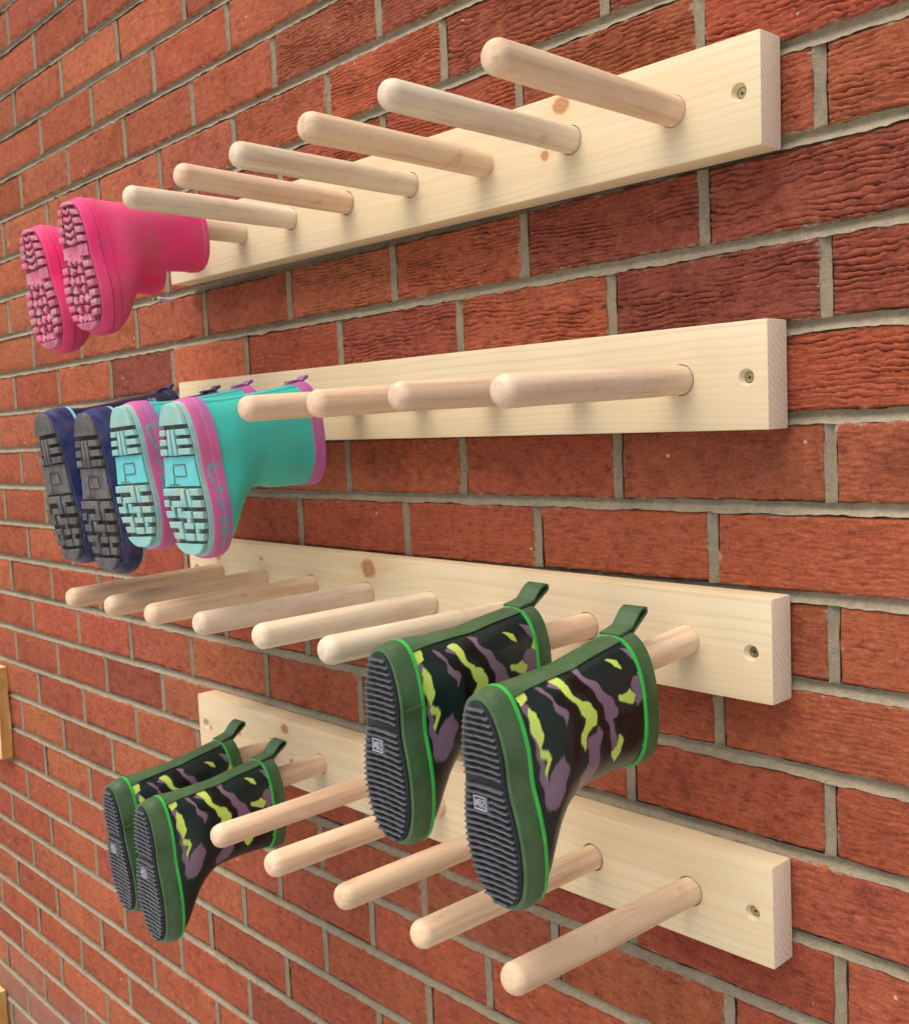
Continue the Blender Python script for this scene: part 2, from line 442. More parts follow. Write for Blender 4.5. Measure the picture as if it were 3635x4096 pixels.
near_meshes = [brick_mesh(i, 2.2, 0.75, 4.3, .55) for i in range(8)]          # deeply creased
calm_meshes = [brick_mesh(20 + i, 3.0, 1.0, 1.0, .70) for i in range(7)]     # shallower creases
mid_meshes = [brick_mesh(40 + i, 4.5, 3.0, 1.0, .45) for i in range(6)]
far_meshes = [brick_mesh(60 + i, 10.0, 8.0, 0.3, .3) for i in range(4)]

# what the camera sees, so that only bricks in or just outside the frame are single objects
bpy.context.view_layer.update()
cmi = cam.matrix_world.inverted()
def to_px(x, y, z):                 # wall frame, mm
    p = cmi @ Vector((x * mm, y * mm, z * mm + Z0))
    if p.z > -0.05: return (-9e9, -9e9)
    f_ = 4250 / 4.0
    return (454.4 + f_ * p.x / -p.z, 512 - f_ * p.y / -p.z)

rb = random.Random(11)
ORANGE, RED, MAROON = (0.400, 0.122, 0.058), (0.352, 0.094, 0.048), (0.275, 0.074, 0.047)
def brick_colour(x, k):
    w_o = min(1, max(0, (-x - 350) / 700)) * (0.95 if k < 2 else 0.55)
    w_m = min(1, max(0, (x + 900) / 600)) * (0.70 if k < 4 else 0.18)
    r = rb.random()
    if r < w_o * .75: b = ORANGE
    elif r > 1 - w_m * .62: b = MAROON
    else: b = RED
    q = rb.random()
    if q < .07: b = MAROON if b is RED else RED
    f_ = rb.uniform(.88, 1.10)
    o_ = (RED, ORANGE)[rb.random() < .5]
    m_ = rb.random() * .35
    return tuple(max(.01, (b[i] * (1 - m_) + o_[i] * m_) * f_ * rb.uniform(.94, 1.06)) for i in range(3)) + (1,)

KMIN, KMAX = -9, 22
perps = {}
nb = 0; nstuff = 0
stuff = MB()
joints = []                          # (k, x, width)
for k in range(KMIN, KMAX):
    odd = k % 2
    i0, i1 = -14, 5
    xs = []
    for i in range(i0, i1 + 1):
        xs.append((i * 225.0 + (0 if odd else 112.5)) + rb.uniform(-3.5, 3.5))
    zc = Zb(k) - PITCH / 2
    for i in range(len(xs) - 1):
        joints.append((k, xs[i]))
        jw = 10.5
        xa, xb = xs[i] + jw / 2, xs[i + 1] - jw / 2
        xc, ln = (xa + xb) / 2, xb - xa
        pts = [to_px(x, 0, zc + dz) for x in (xa, xb) for dz in (-PITCH / 2, PITCH / 2)]
        px0, px1 = min(p[0] for p in pts), max(p[0] for p in pts)
        py0, py1 = min(p[1] for p in pts), max(p[1] for p in pts)
        vis = px1 > -3 and px0 < 911 and py1 > -3 and py0 < 1027 and min(p[0] for p in pts) > -1e6
        dzj, dyj = rb.uniform(-.9, .9), rb.uniform(-1.2, 1.2)
        col = brick_colour(xc, k)
        if vis:
            wpx = px1 - px0
            pool = (near_meshes if (k < 4 and rb.random() < (.97 if xc > -500 else .7)) else calm_meshes) if wpx > 92 else (mid_meshes if wpx > 48 else far_meshes)
            me = pool[rb.randrange(len(pool))]
            b = bpy.data.objects.new('brick', me)
            b.location = (xc * mm, dyj * mm, (zc + dzj) * mm)
            flip = rb.random() < .5
            b.rotation_euler = (rb.gauss(0, .004), (math.pi if flip else 0) + rb.gauss(0, .003), rb.gauss(0, .003))
            b.rotation_euler = (0, rb.gauss(0, .003), rb.gauss(0, .003))
            b.scale = (ln / BL * (-1 if flip else 1), 1, 1)
            b.color = col
            link(b, wall); nb += 1
        else:
            stuff.box(xa, xb, dyj, 90, zc - BH / 2, zc + BH / 2); nstuff += 1
so = stuff.build('brick_field', M_BRICK, wall)
so.color = (0.25, 0.055, 0.033, 1)
tag(so, kind='stuff')
print('bricks', nb, 'others', nstuff)

# mortar: a backing and a concave trough in every joint, with ragged lips
mo = MB()
XL, XR = -3150.0, 1260.0
mo.box(XL, XR, 9, 98, Zb(KMAX), Zb(KMIN))
prof = [(-1.0, -.5), (-.80, 1.0), (-.40, 2.6), (.05, 4.4), (.50, 5.6), (.84, 4.6), (1.0, .3)]
for k in range(KMIN, KMAX + 1):
    x = XL; rows = []
    while x <= XR:
        hw1 = 5.9 + 1.6 * nz(x * .03, k * 3.1) + 1.5 * nz(x * .12, k * 5.7) + .8 * nz(x * .4, k)
        hw2 = 5.9 + 1.3 * nz(x * .03, k * 4.3 + 50) + 1.2 * nz(x * .12, k * 2.7 + 70) + .6 * nz(x * .4, k + 33)
        dd = .9 * nz(x * .02, k * 7.7)
        rows.append([(x, d + dd * (1 - abs(s)) + .35 * nz(x * .15, s * 3, k) + (9 if abs(s) == 1 and False else 0), Zb(k) + s * (hw1 if s < 0 else hw2)) for s, d in prof])
        x += 6.0
    mo.grid(rows, closed=False)
for (k, xj) in joints:
    rows = []
    n_ = 9
    for i in range(n_):
        z = Zb(k) - 5 - (PITCH - 10) * i / (n_ - 1)
        h1 = 5.5 + 1.6 * nz(z * .05, xj * .7, k); h2 = 5.5 + 1.6 * nz(z * .05, xj * .7 + 9, k)
        rows.append([(xj + s * (h1 if s < 0 else h2), d * .75 + .3 + .4 * nz(z * .12, s * 2, xj), z) for s, d in prof])
    mo.grid(rows, closed=False)
mo.build('mortar', M_MORTAR, wall, smooth=60)

# ------------------------------------------------------------------ peg rails
BLEN, BHT, BTH = 1012.0, 94.0, 32.0
PEGX = [417.5 - 119.3 * i for i in range(8)]         # from the rail's centre, right to left
CREAM, TAN, ROSE = (0.73, 0.58, 0.415), (0.68, 0.50, 0.33), (0.72, 0.53, 0.355)
PALE = (0.71, 0.605, 0.44)
rails = [
 dict(xc=-427.5, zc=-31.2, rot=.0126, tips=[(-259.6, -32), (-263, -29.9), (-260.8, -28.2), (-260.4, -27.3), (-258.6, -24), (-258.4, -24.3), (-262, -25), (-262, -39)],
      tint=[ROSE, PALE, TAN, PALE, ROSE, PALE, CREAM, CREAM], knots=[(.265, -.008, .006), (-.06, .030, .006), (.288, .036, .011)],
      label='topmost peg rail on the wall, with the pink boots on its far pegs'),
 dict(xc=-427.0, zc=-271.2, rot=.0068, tips=[(-265.8, -281.1), (-267.3, -278.9), (-268.9, -279.5), (-270.2, -279), (-268, -283), (-268, -281), (-264, -285), (-264, -281)],
      tint=[CREAM, ROSE, TAN, ROSE, CREAM, CREAM, TAN, CREAM], knots=[(-.30, .02, .007)],
      label='second peg rail from the top, with the turquoise and navy boots'),
 dict(xc=-429.0, zc=-511.6, rot=.0065, tips=[(-268, -530), (-266, -517), (-272, -511), (-269.5, -511.6), (-270, -511.4), (-268.5, -513.1), (-264, -515.4), (-264, -515.6)],
      tint=[ROSE, ROSE, PALE, PALE, CREAM, ROSE, TAN, TAN], knots=[(-.056, .032, .015), (-.42, .025, .010), (.13, -.005, .007), (-.30, .028, .004)],
      label='third peg rail from the top, holding the larger-looking near pair of camouflage boots'),
 dict(xc=-434.0, zc=-756.6, rot=-.0005, tips=[(-276, -747), (-270, -752), (-265, -756), (-267.5, -756.3), (-263, -758), (-266, -760), (-262, -764)],
      tint=[ROSE, ROSE, TAN, ROSE, ROSE, ROSE, ROSE, CREAM], knots=[(-.385, .004, .004), (-.262, .034, .009), (-.249, -.011, .006), (-.36, -.022, .006), (-.47, -.002, .004)],
      label='lowest peg rail on the wall, sticking out below all the other rails'),
]
def peg_mesh(length, seed):
    """turned peg along -Y from the origin, domed end, 27 mm thick"""
    rr = random.Random(seed); mb = MB(); n_ = 28; rad = 13.4 + rr.uniform(-.4, .5)
    rows = []
    ys = [14, 0, -1.2, -length * .25, -length * .5, -length * .75, -length + 13, -length + 10.5]
    prof_ = [(y, rad + .25 * math.sin(y * .03 + seed)) for y in ys]
    for q in range(1, 9):
        an = q / 8 * math.pi / 2 * .97
        prof_.append((-length + 10.5 - 10.5 * math.sin(an) ** 1.1, rad * (math.cos(an) ** .60) if q < 8 else 1.5))
    for y, r in prof_:
        rows.append([(r * math.cos(2 * math.pi * j / n_), y, r * math.sin(2 * math.pi * j / n_)) for j in range(n_)])
    mb.grid(rows, cap0=True, cap1=True)
    me = mb.mesh('peg', smooth=55); me.materials.append(M_PEG)
    return me

def screw_mesh():
    mb = MB(); n_ = 20
    rows = []
    for y, r in ((9, 2.2), (4.5, 2.4), (0.6, 4.4), (0, 4.4), (0, 3.6)):
        rows.append([(r * math.cos(2 * math.pi * j / n_), y, r * math.sin(2 * math.pi * j / n_)) for j in range(n_)])
    # a cross recess in the head
    star = []
    for j in range(n_):
        an = 2 * math.pi * j / n_
        r = 2.7 if j % 5 == 0 else 1.1
        star.append((r * math.cos(an), 0, r * math.sin(an)))
    rows.append(star)
    rows.append([(x * .6, 2.6, z * .6) for x, y, z in star])
    mb.grid(rows, cap0=True, cap1=True)
    me = mb.mesh('screw', smooth=35); me.materials.append(M_SCREW)
    return me
SCREW = screw_mesh()

def cut_board(name, mat, holes):
    """planed board with eased edges, drilled and countersunk"""
    bm = bmesh.new()
    bmesh.ops.create_cube(bm, size=1.0)
    for v in bm.verts: v.co = Vector((v.co.x * BLEN * mm, v.co.y * BTH * mm, v.co.z * BHT * mm))
    bmesh.ops.bevel(bm, geom=list(bm.edges), offset=2.0 * mm, segments=2, affect='EDGES', profile=.6)
    # slightly uneven planing along the length
    me = bpy.data.meshes.new(name); bm.to_mesh(me); bm.free()
    ob = bpy.data.objects.new(name, me); COL.objects.link(ob)
    cb = MB(); n_ = 24
    for (x, z, prof_) in holes:
        rows = []
        for y, r in prof_:
            rows.append([(x + r * math.cos(2 * math.pi * j / n_), y, z + r * math.sin(2 * math.pi * j / n_)) for j in range(n_)])
        cb.grid(rows, cap0=True, cap1=True)
    cme = cb.mesh('cutter'); co = bpy.data.objects.new('cutter', cme); COL.objects.link(co)
    md = ob.modifiers.new('cut', 'BOOLEAN'); md.object = co; md.operation = 'DIFFERENCE'; md.solver = 'EXACT'
    dg = bpy.context.evaluated_depsgraph_get()
    nm = bpy.data.meshes.new_from_object(ob.evaluated_get(dg))
    bpy.data.objects.remove(ob); bpy.data.objects.remove(co); bpy.data.meshes.remove(cme); bpy.data.meshes.remove(me)
    nm.name = name
    nm.materials.clear(); nm.materials.append(mat)
    for p in nm.polygons: p.use_smooth = True
    nm.set_sharp_from_angle(angle=R(28))
    return nm

YF = -3.0 - BTH                      # front face of the boards, wall frame
pr = random.Random(5)
for ri, r in enumerate(rails):
    root = empty('peg_rail', (r['xc'] * mm, (YF + BTH / 2) * mm, r['zc'] * mm + Z0), (0, r['rot'], 0), r['label'], 'peg rail', 'wooden peg rails screwed to the wall')
    mat = pine_mat('planed_pine', ri + 1, r['knots'])
    f_ = -BTH / 2
    holes = [(x, pr.uniform(-.6, .6), [(f_ - 4, 14.3), (f_ + 16, 14.3)]) for x in PEGX[:len(r['tips'])]]
    hz_ = [0.5, -1.5, -3.0, -0.5][ri]
    sx_ = [(485.0, hz_), (-485.0, hz_ + 3)]
    for x, z in sx_:
        holes.append((x, z, [(f_ - 2, 8.2), (f_ + 1.0, 7.4), (f_ + 5.0, 5.0), (f_ + 15.0, 4.8)]))
    bo = link(bpy.data.objects.new('board', cut_board('board', mat, holes)), root)
    for x, z in sx_:
        s = bpy.data.objects.new('screw', SCREW); s.location = (x * mm, (f_ + 5.4) * mm, z * mm)
        s.rotation_euler = (0, pr.random() * 3, 0)
        link(s, root)
    for i, x in enumerate(PEGX[:len(r['tips'])]):
        ty, tz = r['tips'][i]
        # to the rail's own frame
        cx = x * math.cos(r['rot'])
        lz = tz - r['zc'] + x * math.sin(r['rot'])
        by = f_ + 1.0; ey = (ty - (YF + BTH / 2))
        dy, dz = ey - by, lz - holes[i][1]
        ln = math.hypot(dy, dz) + 6.0
        p = bpy.data.objects.new('peg', peg_mesh(ln, ri * 10 + i))
        p.location = (x * mm, by * mm, holes[i][1] * mm)
        p.rotation_euler = (-math.atan2(dz, -dy), 0, pr.gauss(0, .004))
        b_ = r['tint'][i]; q = pr.uniform(.94, 1.05)
        p.color = tuple(min(.9, c * q * pr.uniform(.98, 1.02)) for c in b_) + (1,)
        link(p, root)

# ------------------------------------------------------------------ boots
# boot frame (mm): x across, y up the leg from the sole (towards the wall when hung), -z from heel to toe
class Boot:
    def __init__(s, L, H, W, vb, vf, vmix, bend, heelw=.86, waist=.80, sq=.78):
        s.L, s.H = L, H
        s.W, s.vb, s.vf = curve_fn(W), curve_fn(vb), curve_fn(vf)
        s.vmix = curve_fn(vmix); s.bend = bend; s.sq = sq
        s.foot = curve_fn([(-.05, heelw), (.12, heelw), (.24, heelw), (.40, waist), (.55, .93), (.68, 1.0), (1.05, 1.0)])
    def sec(s, u, th, off=0.0):
        W = s.W(u) + off; vb = s.vb(u) - off; vf = s.vf(u) + off
        vm = s.vb(u) + (s.vf(u) - s.vb(u)) * s.vmix(u)
        c, sn = np.cos(th), np.sin(th)
        e_ = s.sq + .04 * np.clip(u / 90, 0, 1)
        v = vm + np.where(c > 0, vf - vm, vm - vb) * np.sign(c) * np.abs(c) ** e_
        fade = np.clip(1 - (u - 12) / 48, 0, 1); fade = fade * fade * (3 - 2 * fade)
        mlt = 1 - fade * (1 - s.foot(v / s.L))
        w = (W - off) * mlt + off
        x = w * np.sign(sn) * np.abs(sn) ** e_
        x = x + s.bend * np.clip(1 - u / 110, 0, 1) * ((v / s.L - .38) * np.abs(v / s.L - .38) * 2.2)
        return x, v
    def row(s, u, off=0.0, n=96, uu=None, th=None):
        th = np.linspace(0, 2 * math.pi, n, endpoint=False) if th is None else th
        x, v = s.sec(max(u, 0.0) if uu is None else uu, th, off)
        return [(a_, u, -b_) for a_, b_ in zip(x, v)]
    def edge(s, off):
        th = np.linspace(0, 2 * math.pi, 400, endpoint=False)
        x, v = s.sec(0.0, th, off)
        def lohi(v0):
            c = np.abs(v - v0)
            hi = x[(x > s_mid(v0))]; 
            a_ = np.argsort(v[th < math.pi]); b_ = np.argsort(v[th >= math.pi])
            h_ = np.interp(v0, v[th < math.pi][a_], x[th < math.pi][a_]); l_ = np.interp(v0, v[th >= math.pi][b_], x[th >= math.pi][b_])
            return l_, h_
        s_mid = lambda q: 0
        return lohi, float(v.min()), float(v.max())

def band(mb, B, u0, u1, off, n=110, lip=.9, inner=-1.0, seg=6):
    rows = [B.row(u0, inner, n), B.row(u0, off - lip, n), B.row(u0 + lip * .6, off, n)]
    for i in range(1, seg): rows.append(B.row(u0 + (u1 - u0) * i / seg, off, n))
    rows += [B.row(u1 - lip * .6, off, n), B.row(u1, off - lip, n), B.row(u1, inner, n)]
    mb.grid(rows)

def paint(me, colfun):
    """store the printed colour on each vertex; colfun(x, u, v) in mm"""
    n_ = len(me.vertices); co = np.zeros(n_ * 3); me.vertices.foreach_get('co', co)
    co = co.reshape(-1, 3) / mm
    c = colfun(co[:, 0], co[:, 1], -co[:, 2])
    at = me.color_attributes.new('print', 'FLOAT_COLOR', 'POINT')
    at.data.foreach_set('color', np.concatenate([c, np.ones((n_, 1))], 1).astype(np.float32).ravel())

def upper_mesh(B, colfun, mat, nu, nth, inner=2.4, depth=.45):
    mb = MB(); rows = []
    for i in range(nu + 1): rows.append(B.row(B.H * i / nu, 0, nth))
    rows.append(B.row(B.H + .6, -inner * .5, nth, uu=B.H))
    for q in (1.0, .9, .75, depth): rows.append(B.row(B.H * q, -inner, nth))
    mb.grid(rows, cap0=True, cap1=True)
    me = mb.mesh('upper', smooth=60)
    if colfun: paint(me, colfun)
    me.materials.append(mat)
    return me

def cap_slab(mb, B, off, v0, v1, ya, yb, inset=.8):
    """a raised piece of sole that follows the outline between v0 and v1"""
    lohi, a_, b_ = B.edge(off)
    v0 = max(v0, a_ + .05); v1 = min(v1, b_ - .05)
    vv = v0 + (v1 - v0) * (.5 - .5 * np.cos(np.linspace(0, math.pi, 22)))
    hi = [(lohi(v)[1], v) for v in vv]; lo = [(lohi(v)[0], v) for v in vv[::-1]]
    ring = hi + lo
    cx = sum(p[0] for p in ring) / len(ring); cv = sum(p[1] for p in ring) / len(ring)
    def rr(y, ins):
        out = []
        for x, v in ring:
            d = math.hypot(x - cx, v - cv) + 1e-6
            out.append((x - (x - cx) / d * ins, y, -(v - (v - cv) / d * ins)))
        return out
    mb.grid([rr(ya, 0), rr(yb + .7, 0), rr(yb, inset)], cap0=True, cap1=True)

def lug(mb, B, lohi, v0, v1, s0, s1, ya, yb, inset=.6, slant=0.0):
    ring = []
    for v, s in ((v0, s0), (v0, s1), (v1, s1), (v1, s0)):
        l_, h_ = lohi(min(max(v, 1), B.L - 1)); ring.append(((l_ + h_) / 2 + s * (h_ - l_) / 2, v + slant * s))
    cx = sum(p[0] for p in ring) / 4; cv = sum(p[1] for p in ring) / 4
    def rr(y, k):
        return [(x + (cx - x) * k, y, -(v + (cv - v) * k)) for x, v in ring]
    w = max(1.0, min(abs(ring[0][0] - ring[1][0]), abs(v1 - v0)) / 2)
    mb.grid([rr(ya, 0), rr(yb + .6, 0.02), rr(yb, min(.5, inset / w))], cap0=True, cap1=True)

def ribbon(mb, pts, width, thick, x0=0.0, taper=1.0):
    """flat strap along pts (u, v)"""
    n_ = len(pts); out = []; inn = []
    for i, (u, v) in enumerate(pts):
        a_ = pts[max(0, i - 1)]; b_ = pts[min(n_ - 1, i + 1)]
        du, dv = b_[0] - a_[0], b_[1] - a_[1]; l_ = math.hypot(du, dv) + 1e-9
        nu_, nv_ = -dv / l_, du / l_
        w = width * (1 + (taper - 1) * i / (n_ - 1)) / 2
        out.append([(x0 - w, u, -v), (x0 + w, u, -v), (x0 + w, u + nu_ * thick, -(v + nv_ * thick)), (x0 - w, u + nu_ * thick, -(v + nv_ * thick))])
    mb.grid(out, cap0=True, cap1=True)

def smooth_path(pts, n=28):
    t = np.arange(len(pts), dtype=float)
    fu, fv = curve_fn(list(zip(t, [p[0] for p in pts]))), curve_fn(list(zip(t, [p[1] for p in pts])))
    q = np.linspace(0, len(pts) - 1, n)
    return [(float(fu(a_)), float(fv(a_))) for a_ in q]

def pull_loop(B, size=.88, w=22.0):
    H = B.H; b = float(B.vb(H))
    mb = MB()
    pth = smooth_path([(H - 16, b - 2.2), (H - 6, b - 3.6), (H + 2, b - 6.0 * size), (H + 9 * size, b - 12 * size), (H + 17 * size, b - 18.5 * size), (H + 24 * size, b - 21 * size), (H + 29 * size, b - 18.5 * size), (H + 29 * size, b - 14.5 * size), (H + 20 * size, b - 8.5 * size), (H + 9 * size, b - 2.0), (H + 1, b + 2.6), (H - 8, b + 4.5)], 40)
    ribbon(mb, pth, w, 2.0)
    return mb

STUFF_PARTS = ('tread', 'lettering', 'midsole_frame')
class Part:                                       # mesh data of one boot part, placed many times
    def __init__(s, name, me, parent=None, label=None):
        s.name, s.me, s.parent, s.label = name, me, parent, label

def P_(name, mb, mat, smooth=40, parent=None, colfun=None):
    me = mb.mesh(name, smooth)
    if colfun: paint(me, colfun)
    me.materials.append(mat)
    return Part(name, me, parent)

def place(parts, name, loc, tilt, yaw, label, roll=0.0, group=None):
    root = empty(name, (loc[0] * mm, loc[1] * mm, loc[2] * mm + Z0), (R(tilt), R(roll), R(yaw)), label, 'boot', group)
    done = {}
    for p in parts:
        o = bpy.data.objects.new(p.name, p.me)
        link(o, done.get(p.parent, root) if p.parent else root)
        if p.name in STUFF_PARTS: o['kind'] = 'stuff'
        if p.name not in done: done[p.name] = o
    return root

# ---- camouflage boots
LIME_P = [[(63, 4), (73, 4), (78, 18), (84, 26), (94, 29), (97, 37), (97, 47), (92, 49), (84, 52), (78, 64), (76, 57), (75, 49), (84, 39), (76, 24), (68, 15)],
          [(32, 16), (35, 21), (38, 28), (37, 37), (33, 49), (29, 43), (28, 32), (28, 22)], [(33, 47), (40, 51), (40, 58), (36, 72), (34, 66), (36, 57), (32, 55)],
          [(126, 33), (135, 34), (144, 30), (149, 38), (144, 44), (134, 40), (129, 38)], [(161, 14), (178, 21), (178, 29), (156, 22)],
          [(123, 63), (130, 73), (127, 81), (119, 87), (114, 77), (120, 73)], [(172, 72), (178, 77), (172, 89), (157, 85), (165, 81)],
          [(24, 2), (34, 2), (35, 10), (27, 15), (23, 8)], [(128, 4), (138, 6), (142, 13), (133, 11)]]
MAUVE_P = [[(88, 2), (97, 2), (97, 7), (105, 15), (110, 23), (120, 33), (125, 42), (123, 47), (115, 49), (119, 57), (121, 68), (118, 75), (113, 75), (113, 62), (109, 49), (106, 36), (102, 24), (93, 10)],
           [(46, 5), (53, 7), (56, 17), (65, 26), (65, 31), (61, 38), (59, 30), (55, 24), (53, 15)],
           [(99, 48), (102, 56), (99, 67), (97, 73), (99, 84), (92, 95), (75, 96), (71, 86), (85, 75), (85, 69), (80, 61), (84, 55), (95, 54)],
           [(149, 24), (161, 23), (178, 28), (178, 45), (165, 44), (158, 43), (152, 49), (144, 41), (149, 37), (145, 28)],
           [(150, 1), (171, 3), (178, 18), (162, 15), (156, 8)], [(54, 59), (58, 71), (52, 88), (42, 98), (30, 96), (33, 80), (39, 70), (46, 65)],
           [(58, 6), (72, 3), (66, 13)], [(26, 12), (33, 14), (31, 40), (35, 70), (38, 95), (30, 96), (29, 60)]]
BLACK_P = [[(78, 2), (88, 2), (93, 12), (102, 27), (106, 40), (109, 52), (112, 70), (108, 88), (103, 88), (104, 66), (102, 48), (98, 33), (90, 24), (82, 16)],
           [(48, 12), (64, 14), (74, 26), (80, 38), (73, 50), (74, 62), (66, 70), (66, 52), (70, 40), (66, 26), (56, 18)],
           [(118, 48), (140, 50), (158, 48), (170, 50), (176, 60), (170, 70), (150, 80), (136, 95), (128, 92), (133, 72), (124, 60)]]
def camo(x, u, v):
    c = np.tile(np.array([.0055, .0185, .0185]), (len(u), 1))
    # the print is laid a little wavy, as on the real rubber
    uu = u + 1.1 * np.sin(v * .33 + u * .11); vv = v + .9 * np.sin(u * .30)
    for p in BLACK_P: c[inside(uu, vv, p)] = (.0028, .0028, .0034)
    for p in MAUVE_P: c[inside(uu, vv, p)] = (.205, .130, .190)
    for p in LIME_P: c[inside(uu, vv, p)] = (.56, .73, .13)
    return c

def camo_parts(bend):
    L, H = 172.0, 175.0
    B = Boot(L, H, W=[(0, 29), (14, 31), (34, 32), (60, 32), (95, 31), (140, 31), (H, 31.5)],
             vb=[(0, 3), (14, 0), (30, 0), (55, 1.5), (85, 1.5), (125, -2.5), (H, -7)],
             vf=[(0, L - 4), (8, L - .5), (20, L - 1), (30, L - 9), (40, L - 25), (52, L - 44), (66, L - 58), (84, L - 66), (110, L - 67), (H, 110)],
             vmix=[(0, .64), (30, .60), (60, .52), (90, .5), (H, .5)], bend=8)
    S = []
    S.append(Part('upper', upper_mesh(B, camo if bend < 0 else (lambda x, u, v: camo(x, u + 4, v - 4)), M_CAMO, 210, 340)))
    mb = MB(); band(mb, B, -2.0, 18.0, 2.4); 
    for vj in (62,):                                     # lapped joint of the foxing strip
        pass
    fx = P_('foxing_band', mb, M_GREEN); S.append(fx)
    # short overlap ridge of the band on the outer side
    lohi, _, _ = B.edge(2.4)
    mb = MB(); rows = []
    for i in range(12):
        u = -1.6 + 19.2 * i / 11
        x, v = B.sec(max(u, 0), np.array([1.98, 2.0, 2.02, 2.04]), 2.4)
        lift = [.0, .9, .9, .0]
        rows.append([(x[j] + lift[j], u, -v[j]) for j in range(4)])
    mb.grid(rows, closed=False)
    if bend > 0: S.append(P_('band_overlap', mb, M_GREEN, 60, parent='foxing_band'))
    mb = MB(); band(mb, B, 17.6, 21.6, 3.0, lip=1.2, seg=2); S.append(P_('piping', mb, M_LIME))
    # strip up the back of the leg
    mb = MB(); rows = []
    hw = 13.0
    for i in range(60):
        u = 19.0 + (H - 6 - 19.0) * i / 59
        th = np.linspace(math.pi / 2, 3 * math.pi / 2, 361)
        x, v = B.sec(u, th, 1.7)
        ths = [np.interp(q, -x, th) for q in np.linspace(-hw, hw, 13)]
        x1, v1 = B.sec(u, np.array(ths), 1.7)
        rib = .7 * np.exp(-((x1 - 1) / 2.2) ** 2) - .4 * np.exp(-((x1 + 5) / 1.5) ** 2)
        ring = [(float(a_), u, -float(b_ - r_)) for a_, b_, r_ in zip(x1, v1, rib)]
        x2, v2 = B.sec(u, np.array([ths[-1], ths[0]]), -.6)
        ring += [(float(a_), u, -float(b_)) for a_, b_ in zip(x2, v2)]
        rows.append(ring)
    mb.grid(rows, cap0=True, cap1=True)
    S.append(P_('heel_strip', mb, M_GREEN, 50))
    mb = MB(); band(mb, B, H - 14.5, H + 1.2, 2.3); S.append(P_('collar', mb, M_GREEN))
    mb = MB(); band(mb, B, H - 17.0, H - 14.2, 2.3, lip=1.0, seg=2); S.append(P_('collar_piping', mb, M_LIME))
    S.append(P_('pull_loop', pull_loop(B), M_GREEN, 50))
    b = float(B.vb(H)); mb = MB()
    ribbon(mb, smooth_path([(H + 26.0, b - 13.9), (H + 23.8, b - 10.6), (H + 18.0, b - 6.6), (H + 8.4, b - 1.0), (H + 1.5, b + 3.4)], 14), 21.0, .6)
    S.append(P_('strap_lining', mb, M_STRAPIN, 50, parent='pull_loop'))
    # outsole and its ribs
    mb = MB(); mb.grid([B.row(-1.0, -1.2), B.row(-3.6, -1.2), B.row(-4.2, -2.0)], cap0=True, cap1=True)
    S.append(P_('outsole', mb, M_SOLEDARK, 40))
    mb = MB(); lohi, va, vb_ = B.edge(-2.6)
    pitch = 5.15; v = 5.0
    while v < L - 5:
        skip = 62.5 < v < 70.5
        if not skip:
            l_, h_ = lohi(v); 
            if h_ - l_ > 12:
                n_ = int((h_ - l_) / 1.25); rows = []
                gap = (78.0 < v < 92.5)
                for i in range(n_ + 1):
                    x = l_ + (h_ - l_) * i / n_
                    s = (x - (l_ + h_) / 2) / 33
                    vv = v + 2.6 * s * s + .25 * math.sin(x * .5 + v)
                    tooth = .55 if i % 2 else -.55
                    hh = -7.9 + (.5 if i % 2 else 0)
                    if gap and -13.5 < x < 3.5: hh = -4.0
                    rows.append([(x, -3.8, -(vv - 1.35)), (x, hh + 1.2, -(vv - .9 + tooth * .3)), (x, hh, -(vv - .1 + tooth * .35)), (x, hh + .1, -(vv + .55 + tooth * .35)), (x, -3.8, -(vv + 1.0))])
                mb.grid(rows, closed=True, cap0=True, cap1=True)
        v += pitch
    S.append(P_('tread', mb, M_BLACKSOLE, 35, parent='outsole'))
    mb = MB()
    x0, x1, a_, b_ = -12.0, 1.6, 79.5, 91.0
    mb.box(x0 + 1, x1 - 1, -6.2, -3.9, -(b_ - 1), -(a_ + 1))
    S.append(P_('size_label', mb, M_SOLEDARK, None, parent='outsole'))
    mb = MB()
    for q in ((x0, x1, a_, a_ + 1), (x0, x1, b_ - 1, b_), (x0, x0 + 1, a_ + .95, b_ - .95), (x1 - 1, x1, a_ + .95, b_ - .95)):
        mb.box(q[0], q[1], -7.0, -4, -q[3], -q[2])
    def stroke(xa, va_, xb, vb2, t=.55):
        dx, dv = xb - xa, vb2 - va_; l_ = math.hypot(dx, dv); nx_, nv_ = -dv / l_ * t, dx / l_ * t
        r_ = [(xa + nx_, va_ + nv_), (xb + nx_, vb2 + nv_), (xb - nx_, vb2 - nv_), (xa - nx_, va_ - nv_)]
        mb.grid([[(x, -6.0, -v_) for x, v_ in r_], [(x, -6.7, -v_) for x, v_ in r_]], cap0=True, cap1=True)
    t0, t1 = 82.4, 88.2                                   # N O Z, read with the heel up
    for seg in ((-10, t1, -10, t0), (-10, t0, -7.7, t1), (-7.7, t1, -7.7, t0),
                (-6.5, t0, -4.4, t0), (-4.4, t0, -4.4, t1), (-4.4, t1, -6.5, t1), (-6.5, t1, -6.5, t0),
                (-3.2, t0, -.6, t0), (-.6, t0, -3.2, t1), (-3.2, t1, -.6, t1)):
        stroke(*seg)
    S.append(P_('lettering', mb, M_WHITEINK, None, parent='outsole'))
    return S
camo_r, camo_l = camo_parts(-1), camo_parts(1)
CG = 'camouflage boots hung on pegs'
place(camo_r, 'camouflage_boot', (-14.5, -299, -511), 4.2, 0.5, 'camouflage boot with green trim nearest the camera, on the first peg from the right', group=CG)
